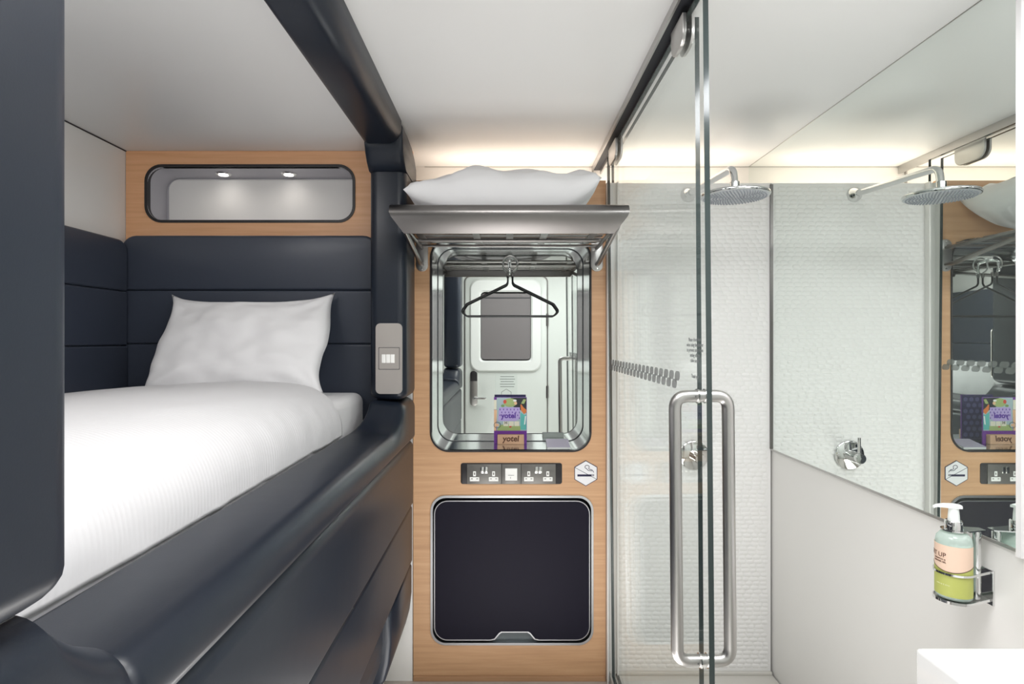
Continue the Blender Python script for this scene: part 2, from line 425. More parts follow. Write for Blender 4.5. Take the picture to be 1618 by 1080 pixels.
b = B(); lo = rail(ysn, False); lo[-1] = [Vector((-.48+(v.x+.48)*.965, v.y, H(-.46)+(v.z-H(-.46))*.93)) for v in lo[-1]]; loft(b, lo); link('rail_end', b, M_LEATHER, bed, smooth=60)
# side panels
def sec(y0, y1, z0, z1, xf, rb=.022, xb=-.52, bot=None):
    bm = B(); ep = .016; loops = []
    def prof(ins):
        P = [(xb, z1-ins)]
        for k in range(6): a = .5*PI-.5*PI*k/5; P.append((xf-ins-rb+rb*math.cos(a), z1-ins-rb+rb*math.sin(a)))
        if bot:
            for (x, z) in bot: P.append((x-ins, z+ins))
            P.append((xb, bot[-1][1]+ins))
        else:
            r2 = .010
            for k in range(5): a = -.5*PI*k/4; P.append((xf-ins-r2+r2*math.cos(a), z0+ins+r2+r2*math.sin(a)))
            P.append((xb, z0+ins))
        return P
    for y, ins in ((y0, ep), (y0+.004, ep*.45), (y0+.012, .003), (y0+.02, 0), (y1-.02, 0), (y1-.012, .003), (y1-.004, ep*.45), (y1, ep)):
        loops.append([Vector((x, y, H(z))) for x, z in prof(ins)])
    return loft(bm, loops)
link('side_section', sec(.27, 2.495, -.690, -.416, -.394, .030), M_LEATHER, bed, smooth=55)
link('side_section', sec(.27, 2.495, -.934, -.692, -.398, .016), M_LEATHER, bed, smooth=55)
link('side_section', sec(2.035, 2.495, -1.2, -.937, -.400, .016, bot=[(-.400, -1.06), (-.408, -1.13), (-.424, -1.19), (-.45, -1.225), (-.48, -1.235)]), M_LEATHER, bed, smooth=55)
link('side_section', sec(.27, 2.030, -1.2, -.937, -.424, .016, bot=[(-.424, -1.04), (-.430, -1.10), (-.444, -1.14), (-.47, -1.165), (-.49, -1.17)]), M_LEATHER, bed, smooth=55)
b = B(); box(b, -1.60, -.53, .30, 2.48, .0, H(-.60)); link('base', b, M_WHITE, bed)

# switch plate on far post
t = thing('switch_plate', 'tall brushed steel switch plate on the padded post beside the bed', 'switch', at(614.5, 622, 2.247))
def rr_at(px0, px1, py0, py1, d, r, n=6):
    a = at(px0, py1, d); c = at(px1, py0, d); return rrect(a.x, c.x, a.z, c.z, r, n)
d = 2.243
b = B(); prism(b, rr_at(593.5, 635.5, 510.5, 622, d, .018), 2.2495, d); bp_ = link('plate', b, M_PLATE, t, smooth=30)
b = B(); plate(b, rr_at(598, 631.5, 548.5, 583.5, d, .002, 2), [rr_at(598.8, 630.7, 549.3, 582.7, d, .002, 2)], d, d-.0004); link('groove', b, M_DARK, bp_)
b = B(); prism(b, rr_at(599, 630.5, 549.5, 582.5, d, .002, 2), d, d-.002); fp = link('switch_frame', b, M_PLATE, t)
for i in range(3):
    b = B(); a0 = 603.5+i*7; box(b, at(a0, 0, d).x, at(a0+6.2, 0, d).x, d-.006, d, at(0, 573, d).z, at(0, 559.5, d).z, bev=.0012); link('rocker', b, M_SOCKW if i < 3 else M_SILV, fp, smooth=40)

# ------------------------------------------------------------------ wall pads
t = thing('headboard', 'navy leather headboard with three horizontal sections behind the pillow', 'headboard', (-1.1, 2.49, H(-.3)))
for (z0, z1, r) in ((.2105, .438, (.006, .006, .062, .062)), (-.0125, .2095, (.005,)*4), (-.33, -.0135, (.005,)*4)):
    b = B(); pad(b, -1.604, -.535 if z1 > .4 else -.532, H(z0), H(z1), 2.498, 2.435, r, .009 if r[3] < .05 else .011); link('section', b, M_LEATHER2, t, smooth=60)
t = thing('side_bolster', 'navy leather padded wall strip along the left side of the bed', 'wall pad', (-1.6, 1.3, H(-.3)))
for (z0, z1, r) in ((.2035, .412, (.006, .006, .050, .006)), (-.0195, .2025, (.005,)*4), (-.33, -.0205, (.005,)*4)):
    b = B(); pad(b, .30, 2.428, H(z0), H(z1), XL+.002, XL+.057, r, .009, ax=YZ); link('section', b, M_LEATHER2, t, smooth=60)

# ------------------------------------------------------------------ mattress, duvet, pillow
b = B(); box(b, -1.565, -.587, .34, 2.43, H(-.43), H(-.212), bev=.038, seg=5)
tag(link('mattress', b, M_LINEN, smooth=60, origin=(-1.08, 1.4, H(-.43))), 'white sheeted mattress showing at the head of the bed beside the post', 'mattress')

def duvet():
    bm = B(); NX, NY = 96, 130; G = []
    X0, X1, Y0, Y1 = -1.566, -.573, .36, 2.17
    for j in range(NY+1):
        row = []
        for i in range(NX+1):
            u = i/NX; v = j/NY
            y = Y0+(Y1-Y0)*v
            xs = -.95; ax_ = X1-xs
            th = u*1.0
            if th < .55: x = X0+(xs-X0)*th/.55; f = 1
            else:
                a = (th-.55)/.45*PI/2; cx_, cz_ = math.sin(a), math.cos(a)
                nn_ = 3.2; q_ = (cx_**nn_+cz_**nn_)**(1/nn_); x = xs+ax_*cx_/q_; f = cz_/q_
            # head end rounded corner
            hump = .045*math.sin(PI/2*min(1, max(0, (x-X0)/.6)))
            z = -.333+(.143+hump)*f; drop = 1-f
            # head edge: rounds down toward the mattress, corner pulled back
            k = max(0, (x-(-.86))/.29); yedge = Y1-.13*k*k
            yy = Y0+(yedge-Y0)*v
            e = (yedge-yy)/.07
            if e < 1: z -= .034*f*(1-math.sqrt(max(0, 1-(1-e)**2)))
            z += .006*noise.noise(Vector((x*3, yy*2.2, 3)))+.003*noise.noise(Vector((x*9, yy*5, 7)))
            if drop > .3: x += .004*noise.noise(Vector((yy*14, z*9, 1)))
            row.append(bm.verts.new((x, yy, H(max(z, -.335)))))
        G.append(row)
    for j in range(NY):
        for i in range(NX): bm.faces.new((G[j][i], G[j][i+1], G[j+1][i+1], G[j+1][i]))
    return bm
b = duvet(); o = link('duvet', b, M_DUVET, smooth=180, origin=(-1.08, 1.3, H(-.2)))
sd = o.modifiers.new('thick', 'SOLIDIFY'); sd.thickness = .016; sd.offset = -1
tag(o, 'white quilted duvet spread over the bed, hanging to the padded rail', 'duvet')

def pillow_bm(W, Hh, T, seed, pinch=.06, n=44, fold=1.0):
    """pillow in local XY, thickness along Z"""
    bm = B(); front = {}; back = {}
    for j in range(n+1):
        for i in range(n+1):
            u = -1+2*i/n; v = -1+2*j/n
            # concave sides, pointed corners
            x = u*W/2*(1-pinch*(1-v*v)*abs(u)**2); y = v*Hh/2*(1-pinch*1.3*(1-u*u)*abs(v)**2)
            e = (1-abs(u)**2.6)*(1-abs(v)**2.6)
            th = T/2*(max(e, 0)**.42)
            nz = noise.noise(Vector((u*2.2+seed, v*2.2, seed)))*.014+noise.noise(Vector((u*5+seed, v*5, seed+4)))*.006
            # radial creases from the corners
            ang = math.atan2(1-abs(v), 1-abs(u)); rr = math.hypot(1-abs(u), 1-abs(v))
            cr = math.sin(ang*9+seed)*.010*math.exp(-rr*2.6)*min(1, rr*5)
            dz = (nz+cr)*fold*min(1, e*3)
            edge = i in (0, n) or j in (0, n)
            f = bm.verts.new((x, y, th+dz)); front[i, j] = f
            back[i, j] = f if edge else bm.verts.new((x, y, -th*.8+dz*.3))
    for j in range(n):
        for i in range(n):
            bm.faces.new((front[i, j], front[i+1, j], front[i+1, j+1], front[i, j+1]))
            q = (back[i, j], back[i, j+1], back[i+1, j+1], back[i+1, j])
            if len({v.index if v.index >= 0 else id(v) for v in q}) >= 3:
                try: bm.faces.new(q)
                except ValueError: pass
    return bm
def place_mesh(bm, M): bmesh.ops.transform(bm, matrix=M, verts=bm.verts)
b = pillow_bm(.695, .435, .145, 2.3, pinch=.075, fold=1.3)
# corner shaping: bottom-left corner flops out, as it does in the room
for v in b.verts:
    if v.co.x < 0 and v.co.y < 0: v.co.x -= .025*(-v.co.x/.35)*(-v.co.y/.22)**2
    uu, vv = v.co.x/.3425, v.co.y/.215
    if vv > 0: v.co.y += -.030*(1-uu*uu)*vv**3+.016*abs(uu)**5*vv**2
    if abs(uu) > .6:
        k_ = (abs(uu)-.6)/.4
        v.co.x += math.copysign(1, uu)*k_**2*(.016*math.sin(vv*4.2+(2.2 if uu < 0 else 1.0))-.006)
        v.co.z += .010*k_*math.sin(vv*13+uu*5)*math.exp(-((vv+.35)/.5)**2)*(1-k_**3)
lean = math.atan2(.20, .36)
place_mesh(b, Matrix.Translation((-1.024, 2.285, H(-.012))) @ Matrix.Rotation(-.012, 4, 'Y') @ Matrix.Rotation(PI/2-lean, 4, 'X'))
o = link('pillow', b, M_LINEN, smooth=180, origin=(-1.005, 2.25, H(-.19)))
tag(o, 'plump white pillow leaning on the navy headboard', 'pillow')

# ------------------------------------------------------------------ luggage rack
RX0, RX1 = -.359, .386
rk = thing('luggage_rack', 'brushed steel wall rack with slatted shelf above the mirror niche', 'rack', ((RX0+RX1)/2, 2.5, H(.3)))
# front plate: bullnose profile extruded, ends cut on a slant
prof = [(2.045, .468), (2.018, .468), (2.004, .462), (1.996, .450), (1.994, .438), (1.998, .424), (2.035, .372), (2.040, .372), (2.043, .376), (2.008, .428), (2.005, .440), (2.009, .451), (2.019, .458), (2.045, .459)]
b = B(); lo = []
def ex(z): return .012+.045*sm((z-.37)/.07)
L0 = [Vector((RX0-ex(z)+.016, y, H(z))) for y, z in prof]; L1 = [Vector((RX1+ex(z)-.023, y, H(z))) for y, z in prof]
loft(b, [L0, L1]); link('front_plate', b, M_STEEL, rk, smooth=50)
ys = [2.06, 2.13, 2.20, 2.27, 2.34, 2.41]
for i, y in enumerate(ys):
    b = B(); box(b, RX0+.01, RX1-.01, y, y+.045, H(.408), H(.412), bev=.0015); link('slat', b, M_STEEL, rk)
b = B()
for x in (RX0+.03, -.115, .0135, .145, RX1-.055): box(b, x-.014, x+.014, 2.05, 2.455, H(.404), H(.408))
link('cross_strap', b, M_STEEL, rk)
b = B(); tube(b, [(RX0, 2.345, H(.402)), (RX1, 2.345, H(.402))], .0085, 14); link('rear_bar', b, M_STEEL, rk, smooth=60)
b = B(); tube(b, [(RX0, 2.485, H(.402)), (RX1, 2.485, H(.402))], .006, 12); link('wall_bar', b, M_STEEL, rk, smooth=60)
for sgn, x in ((-1, RX0), (1, RX1)):
    b = B(); pad(b, x-.026, x+.026, H(.295), H(.432), 2.5, 2.494, .0255, .002, seg=2); mp_ = link('mounting_plate', b, M_STEEL_LT, rk, smooth=40)
    for z in (.306, .420):
        q = B(); lathe(q, [(.0005, -.0025), (.004, -.002), (.0045, 0), (.0045, .002)], (x, 2.494, H(z)), 'y', 12); link('screw', q, M_SILV, mp_, smooth=40)
    b = B(); tube(b, fillet([(x, 2.495, H(.325)), (x, 2.455, H(.325)), (x, 2.06, H(.392)), (x, 2.03, H(.398))], .03), .0095, 14); link('brace', b, M_STEEL, rk, smooth=60)
    b = B(); tube(b, fillet([(x, 2.495, H(.395)), (x, 2.06, H(.404)), (x, 2.03, H(.404))], .03), .0075, 14); link('arm', b, M_STEEL, rk, smooth=60)

b = pillow_bm(.685, .42, .235, 9.1, pinch=.04, fold=1.6)
for v in b.verts:
    if v.co.x < -.2: v.co.z += .02*((-v.co.x-.2)/.15); v.co.x -= .02*((-v.co.x-.2)/.15)**2
for v in b.verts:
    k_ = max(0, (v.co.x-.17)/.17)
    v.co.z += .050*k_**2+.010*math.sin(v.co.x*26+v.co.y*9)*min(1, v.co.z/.05 if v.co.z > 0 else 0)*.5
place_mesh(b, Matrix.Translation((-.003, 2.275, H(.527))) @ Matrix.Rotation(-.02, 4, 'Y') @ Matrix.Rotation(.04, 4, 'X'))
for v in b.verts:
    if v.co.z < H(.414): v.co.z = H(.414)
tag(link('pillow', b, M_LINEN, smooth=180, origin=(0, 2.285, H(.414))), 'spare white pillow lying on the steel rack', 'pillow')

# ------------------------------------------------------------------ mirror niche
t = thing('mirror_niche', 'rounded aluminium niche with a mirror back under the rack', 'mirror', ((MO[0]+MO[1])/2, YB, H(MO[2])))
b = B(); loft(b, [[XZ(u, v, y) for u, v in rrect(MO[0], MO[1], H(MO[2]), H(MO[3]), .075, 10)] for y in (YB-.001, 2.7295)], False, False)
o = link('lining', b, M_ALU, t, smooth=40)
b = B(); prism(b, rrect(MO[0]-.002, MO[1]+.002, H(MO[2])-.002, H(MO[3])+.002, .075, 10), 2.7285, 2.7297); link('mirror', b, M_MIRROR, t)
b = B(); plate(b, rrect(MO[0]-.007, MO[1]+.007, H(MO[2])-.007, H(MO[3])+.007, .082, 10), [rrect(MO[0], MO[1], H(MO[2]), H(MO[3]), .075, 10)], YB-.004, YB+.02); link('rim', b, M_BLACK, t, smooth=40)
b = B(); loft(b, [[XZ(u, v, y) for u, v in rrect(MO[0]+i, MO[1]-i, H(MO[2])+i, H(MO[3])-i, .075-i, 10)] for y, i in ((2.721, 0), (2.721, .0022), (2.7284, .0022))], False, False); link('seal', b, M_DARK, t, smooth=30)
# coat hook on the mirror
t = thing('coat_hook', 'small steel hook on the mirror from which the hanger hangs', 'hook', (.015, 2.728, H(.31)))
b = B(); lathe(b, [(.0005, -.004), (.012, -.004), (.013, -.002), (.013, 0)], (.015, 2.7285, H(.372)), 'y', 20); link('base', b, M_SILV, t, smooth=40)
b = B(); tube(b, fillet([(.015, 2.726, H(.372)), (.015, 2.672, H(.365)), (.015, 2.668, H(.322)), ], .012), .006, 12); link('peg', b, M_SILV, t, smooth=60)
b = B(); lathe(b, [(.0005, -.012), (.006, -.010), (.0085, -.003), (.007, .004), (.0005, .007)], (.015, 2.669, H(.325)), 'z', 14); link('knob', b, M_SILV, t, smooth=60)

# hanger
t = thing('coat_hanger', 'black wire coat hanger hanging in front of the mirror', 'hanger', (.015, 2.69, H(.1)))
cx = .018; yh = 2.688
def hx(px): return (px-800)*yh/926
def hz(py): return H(-(py-538)*yh/926)
pts = [(hx(802.5), yh, hz(445)), (hx(800.5), yh, hz(449)), (hx(737), yh, hz(480)), (hx(728.5), yh, hz(492)), (hx(737), yh, hz(499)), (hx(875), yh, hz(499)), (hx(883.5), yh, hz(492)), (hx(875), yh, hz(480)), (hx(812), yh, hz(449)), (hx(810), yh, hz(445)), (hx(810), yh, hz(432))]
b = B(); tube(b, fillet([(hx(802.5), yh, hz(432))]+pts, .018, 6), .0042, 10); link('frame', b, M_WIRE, t, smooth=60)
ccz = hz(416); rr_ = 11.8*yh/926; ring = []
for k in range(25):
    a = -PI/2+.33+ (2*PI-.66)*k/24
    ring.append((hx(806.2)+rr_*math.cos(a), yh, ccz+rr_*1.02*math.sin(a)))
path = [(hx(810), yh, hz(434))]+ring+[(hx(802.5), yh, hz(434))]
b = B(); tube(b, path, .0032, 10); link('loop', b, M_STEEL_LT, t, smooth=60)
b = B(); lathe(b, [(.0055, 0), (.0065, .002), (.0065, .016), (.0055, .018)], (hx(802.5), yh, hz(436)), 'z', 12); lathe(b, [(.0055, 0), (.0065, .002), (.0065, .016), (.0055, .018)], (hx(810), yh, hz(436)), 'z', 12); link('collar', b, M_STEEL, t, smooth=40)

# ------------------------------------------------------------------ printed card in wooden block
FZ = MO[2]+.0005
t = thing('information_card', 'colourful illustrated card standing in the mirror niche', 'card', (.018, 2.62, H(FZ)))
def C_(name, col, r=.5): return mat('print_'+name, col, r)
pal = {k: C_(k, v) for k, v in dict(purple=(.16, .03, .30), lilac=(.47, .38, .70), sky=(.40, .52, .55), green=(.36, .46, .18), dark=(.02, .025, .03), red=(.62, .08, .05), orange=(.68, .20, .05), peach=(.80, .50, .30), teal=(.12, .50, .46), cream=(.78, .76, .62), white=(.85, .85, .83), leaf=(.20, .34, .12), navy=(.07, .06, .19), deep=(.10, .03, .33)).items()}
cxl, cxr, cb, ctp = -.056, .093, FZ, -.240
def cp(px, py):      # fractional position on the card from the crop
    return (cxl+(px-205)/(745-205)*(cxr-cxl), H(ctp-(py-120)/(920-120)*(ctp-cb)))
YC = 2.618
b = B(); box(b, cxl, cxr, YC, YC+.006, H(cb), cp(0, 178)[1]); cd = link('card', b, pal['purple'], t)
b = B(); box(b, cxl+.002, cxr-.002, YC+.006, YC+.0064, H(cb), cp(0, 178)[1]-.001)
link('card_back', b, pal['navy'], t)
b = B()
for i in range(5):
    for j in range(7):
        x = cxl+.018+i*.028+(.014 if j % 2 else 0); z = H(cb)+.02+j*.028
        if x < cxr-.012: prism(b, [(x+.011*math.cos(PI/3*k+PI/6), z+.011*math.sin(PI/3*k+PI/6)) for k in range(6)], YC+.0064, YC+.0068)
link('back_print', b, C_('slate', (.20, .17, .42)), t)
def shape(name, col, pts, lay, parent=cd):
    bb = B(); flat(bb, [cp(*p) for p in pts], YC-.0003*lay, .0003); return link(name, bb, pal[col], t)
def ell(cx, cy, rx, ry, n=18): return [(cx+rx*math.cos(2*PI*k/n), cy-ry*math.sin(2*PI*k/n)) for k in range(n)]
shape('picture', 'sky', [(250, 715), (738, 715), (738, 185), (250, 185)], 0)
shape('print_tree', 'dark', [(520, 330), (738, 430), (738, 187), (480, 187)], 1)
shape('print_hill', 'green', ell(470, 265, 110, 70), 2)
shape('print_flower', 'red', ell(385, 250, 28, 32, 10), 3)
shape('print_flower', 'peach', ell(560, 275, 26, 26, 10), 3)
shape('print_cloud', 'white', ell(548, 232, 30, 18, 10), 3)
shape('print_leaf', 'leaf', ell(350, 315, 30, 22, 10), 3)
shape('print_parrot', 'green', [(650, 280), (700, 285), (735, 215), (690, 210)], 2)
shape('print_parrot', 'orange', [(640, 300), (650, 390), (700, 450), (738, 420), (738, 380), (690, 340), (655, 290)], 3)
shape('print_water', 'teal', [(640, 700), (738, 700), (738, 460), (700, 460), (640, 420)], 2)
shape('print_water', 'white', [(700, 620), (720, 610), (735, 480), (715, 480)], 3)
shape('print_edge', 'peach', [(206, 715), (240, 715), (255, 380), (206, 380)], 2)
shape('print_edge', 'cream', [(206, 375), (248, 375), (248, 220), (206, 220)], 2)
shape('print_ground', 'green', [(250, 715), (640, 715), (640, 640), (440, 600), (300, 625)], 2)
shape('plaque', 'lilac', [(270, 550), (330, 560), (560, 560), (635, 520), (630, 340), (290, 340)], 3)
bb = B()
for j in range(4):
    for i in range(6):
        x = 305+i*58+(28 if j % 2 else 0); y = 375+j*46
        if not (440 < y < 515 and 320 < x < 570): flat(bb, [cp(x, y+18), cp(x+9, y), cp(x, y-18), cp(x-9, y)], YC-.0012, .0003)
link('plaque_print', bb, pal['deep'], t)
x_, z_ = cp(445, 475); b = text_bm('yotel', .033, face_cam(x_, YC-.0016, z_), .0003, bold=.0011); link('lettering', b, pal['deep'], t)
for x0 in (360, 450, 540): shape('print_house', 'cream', [(x0, 640), (x0+80, 640), (x0+80, 565), (x0, 565)], 3)
x_, z_ = cp(402, 590); b = text_bm('H', .018, face_cam(x_, YC-.0016, z_), .0003, bold=.0004); link('lettering', b, pal['dark'], t)
shape('print_rose', 'red', ell(475, 652, 22, 14, 8), 3)
bb = B(); plate(bb, [cp(*p) for p in ell(260, 625, 58, 50)], [[cp(*p) for p in ell(260, 625, 50, 42)]], YC-.0012, YC-.0015); link('print_badge', bb, pal['dark'], t)
shape('print_badge', 'peach', ell(262, 625, 24, 22, 10), 3)
b = B(); box(b, -.040, .080, 2.592, 2.617, H(FZ), H(FZ)+.043, bev=.002); bl = link('holder', b, mat('pale_wood_block', (.62, .38, .24), .5), t, smooth=30)
b = text_bm('yotel', .036, face_cam(.020, 2.5914, H(FZ)+.0255), .0004, shear=.12, bold=.0010); link('lettering', b, mat('burnt_brown', (.12, .045, .02), .6), t)
t.location.y += .045
t = thing('booklet', 'small pale lilac booklet lying flat in the niche right of the card', 'booklet', (.22, 2.58, H(FZ)))
zf = H(FZ)
b = B(); loft(b, [[Vector((x, 2.540, zf)), Vector((x, 2.632, zf)), Vector((x, 2.632, zf+.024)), Vector((x, 2.540, zf+.005))] for x in (.178, .276)]); link('pages', b, pal['white'], t)
b = B(); loft(b, [[Vector((x, 2.538, zf+.005)), Vector((x, 2.634, zf+.0248)), Vector((x, 2.634, zf+.0262)), Vector((x, 2.538, zf+.0065))] for x in (.177, .277)]); link('cover', b, mat('lilac_cover', (.46, .42, .53), .4), t)

# ------------------------------------------------------------------ sockets, sign, flap
t = thing('socket_strip', 'dark strip of four white-slotted power sockets below the mirror niche', 'socket', (.02, 2.5, H(-.61)))
b = B(); pad(b, -.1944, .2376, H(-.6105), H(-.521), 2.515, 2.497, .010, .002, seg=2); link('back_box', b, M_BLACK, t, smooth=30)
def sx(c): return (720+c*240/1618-800)*.0027
def sz(c): return H(-(715+c*60/404-538)*.0027)
for i, (a, c) in enumerate(((121, 488), (490, 698), (700, 1066))):
    b = B(); box(b, sx(a), sx(c)-.0008, 2.4925, 2.497, sz(327), sz(117), bev=.0012)
    fpz = link('face_plate', b, M_SOCK, t, smooth=30)
    if i != 1:
        for cxp in ((202, 404) if i == 0 else (778, 980)):
            b = B(); plate(b, rrect(sx(cxp-15), sx(cxp+15), sz(244), sz(192), .0012, 2), [rrect(sx(cxp-6), sx(cxp+6), sz(230), sz(205), .0004, 1)], 2.4925, 2.4912)
            plate(b, rrect(sx(cxp-50), sx(cxp+50), sz(297), sz(254), .0014, 2), [rrect(sx(cxp-38), sx(cxp-18), sz(276), sz(267), .0004, 1), rrect(sx(cxp+18), sx(cxp+38), sz(276), sz(267), .0004, 1)], 2.4925, 2.4912)
            link('outlet', b, M_SOCKW, t)
        c0 = 303 if i == 0 else 880
        for dx in (-20, 20):
            b = B(); box(b, sx(c0+dx-18), sx(c0+dx+18), 2.4885, 2.4925, sz(213), sz(143), bev=.001); link('switch', b, M_SILV, t, smooth=30)
    else:
        b = B(); box(b, sx(528), sx(655), 2.4905, 2.4925, sz(289), sz(161), bev=.001); dp = link('data_plate', b, M_SOCKW, t)
        b = B(); box(b, sx(558), sx(622), 2.4898, 2.4905, sz(234), sz(231)); box(b, sx(582), sx(586), 2.4898, 2.4905, sz(268), sz(250)); link('marking', b, M_DARK, t)
t = thing('no_smoking_sign', 'white hexagonal no-smoking sign beside the power sockets', 'sign', (sx(1386), 2.4995, sz(217)))
hexo = [(1386, 80), (1508, 150), (1508, 282), (1386, 354), (1264, 282), (1264, 150)]
H_ = lambda L: [(sx(a), sz(c)) for a, c in L]
def shrink(L, k): cx0, cy0 = 1386, 217; return [(cx0+(a-cx0)*k, cy0+(c-cy0)*k) for a, c in L]
b = B(); prism(b, H_(hexo), 2.5, 2.4982); link('border', b, M_INK, t)
b = B(); prism(b, H_(shrink(hexo, .945)), 2.4982, 2.4978); link('field', b, M_SIGN, t)
b = B()
def stroke(bm, L, wd, y):
    P = [Vector((sx(a), 0, sz(c))) for a, c in L]; up = []; dn = []
    for i, p in enumerate(P):
        tt = (P[min(i+1, len(P)-1)]-P[max(i-1, 0)]).normalized(); nn = Vector((-tt.z, 0, tt.x))*wd/2
        up.append((p+nn)); dn.append((p-nn))
    loft(bm, [[Vector((a.x, y, a.z)), Vector((c.x, y, c.z)), Vector((c.x, y-.0004, c.z)), Vector((a.x, y-.0004, a.z))] for a, c in zip(up, dn)])
stroke(b, [(1268, 154), (1502, 280)], .0018, 2.4978)
flat(b, H_([(1296, 250), (1446, 250), (1446, 228), (1296, 228)]), 2.4978)
flat(b, H_([(1450, 246), (1458, 246), (1458, 226), (1450, 226)]), 2.4978); flat(b, H_([(1464, 246), (1472, 246), (1472, 226), (1464, 226)]), 2.4978)
sm1 = [(1470, 208), (1464, 192), (1440, 188), (1416, 188), (1402, 178), (1396, 168), (1380, 160), (1375, 148), (1384, 134), (1400, 130), (1416, 136), (1424, 150), (1416, 162), (1420, 172), (1438, 176), (1458, 182)]
stroke(b, sm1, .0026, 2.4978)
link('symbol', b, M_INK, t)

t = thing('fold_down_flap', 'dark navy fold-down flap in an aluminium frame below the sockets', 'flap', (.024, 2.5, H(TO[2])))
b = B(); plate(b, rrect(TO[0]-.004, TO[1]+.004, H(TO[2])-.005, H(TO[3])+.005, .064, 8), [rrect(TO[0]+.005, TO[1]-.005, H(TO[2])+.005, H(TO[3])-.005, .056, 8)], 2.495, 2.54); link('frame', b, M_ALU2, t, smooth=40)
b = B(); loft(b, [[XZ(u, v, y) for u, v in rrect(TO[0]+.005, TO[1]-.005, H(TO[2])+.005, H(TO[3])-.005, .056, 8)] for y in (2.54, 2.60)], False, True); link('recess', b, M_DARK, t, smooth=40)
def flap_outline(g):
    x0, x1, z0, z1 = -.308+g, .357-g, H(-1.278)+g, H(-.682)-g
    P = rrect(x0, x1, z0, z1, .058-g, 8)
    # insert thumb notch in the bottom edge, between bottom-left arc and bottom-right arc
    n = 9; nx0, nx1 = -.066-g, .138+g
    notch = [(nx0, z0), (nx0+.018, z0+.004), (nx0+.038, z0+.028), (nx0+.048, z0+.034+0), (nx1-.048, z0+.034), (nx1-.038, z0+.028), (nx1-.018, z0+.004), (nx1, z0)]
    return P[:n]+notch+P[n:]
def tri_prism(bm, P, y0, y1): return plate(bm, P, [], y0, y1)
b = B(); plate(b, flap_outline(0), [flap_outline(.0035)], 2.5, 2.518); link('edge_strip', b, M_ALU2, t, smooth=30)
b = B(); tri_prism(b, flap_outline(.0035), 2.5015, 2.518); link('panel', b, M_NAVY, t, smooth=20)
b = B(); prism(b, rrect(-.06, .13, H(-1.286), H(-1.235), .004, 2), 2.522, 2.53); link('finger_pull', b, mat('grey_pull', (.11, .13, .14), .5), t)

# ------------------------------------------------------------------ shower: rail, glass, handle
gr = thing('door_rail', 'slim steel ceiling rail of the sliding shower door', 'rail', (.42, 1.3, H(.79)))
b = B(); box(b, .398, .404, .1, YD-.01, H(.788), H(.8095)); link('channel', b, M_STEEL_LT, gr)
b = B(); box(b, .434, .440, .1, YD-.01, H(.772), H(.8095)); link('channel', b, M_STEEL_LT, gr)
b = B(); box(b, .404, .434, .1, YD-.01, H(.790), H(.8095)); link('track', b, M_DARK, gr)

def pane(name, x0, x1, y0, y1, z0, z1, parent):
    bm = B(); box(bm, x0, x1, y0, y1, z0, z1)
    bm.normal_update()
    for f in bm.faces:
        f.material_index = 0 if abs(f.normal.x) > .9 else 1
    o = link(name, bm, [M_GLASS, M_GEDGE], parent); return o
TILT = math.radians(-.55)
door = thing('shower_door', 'clear glass sliding shower door with long steel pull handle', 'shower door', (.436, 1.9, H(-1.41)))
pane('glass', .430, .442, 1.262, 2.46, H(-1.41), H(.765), door)
for (ya, yb) in ((1.375, 1.475), (2.225, 2.375)):
    for (xa, xb) in ((.421, .4295), (.4425, .450)):
        b = B(); pad(b, ya, yb, H(.700), H(.772), xb if xa < .43 else xa, xa if xa < .43 else xb, (.035, .035, .003, .003), .002, ax=YZ, seg=2); link('clamp', b, M_STEEL_LT, door, smooth=40)
yb_ = 1.315; z1_, z0_ = H(-.124), H(-.717)
loop = fillet([(.436, yb_, z1_), (.377, yb_, z1_), (.377, yb_, z0_), (.436, yb_, z0_)], .045, 8)
b = B(); tube(b, loop, .0138, 18, caps=False); hd = link('handle', b, M_STEEL_LT, door, smooth=60); hd['label'] = 'long brushed steel pull handle, cabin side'
loop = fillet([(.436, yb_, z1_), (.496, yb_, z1_), (.496, yb_, z0_), (.436, yb_, z0_)], .045, 8)
b = B(); tube(b, loop, .0138, 18, caps=False); hd2 = link('handle', b, M_STEEL_LT, door, smooth=60); hd2['label'] = 'long brushed steel pull handle, shower side'
for z in (z0_, z1_):
    for x, h in ((.4295, hd), (.4425, hd2)):
        b = B(); s = -1 if x < .436 else 1; lathe(b, [(.014, 0), (.0165, 0), (.0165, .004*s), (.014, .004*s)], (x, yb_, z), 'x', 24); link('washer', b, M_SILV, h, smooth=40)
        b = B(); lathe(b, [(.0005, 0), (.002, 0), (.002, .0006), (.0005, .0006)], (x+s*.010, yb_-.0137, z), 'y', 8); link('grub_screw', b, M_DARK, h)
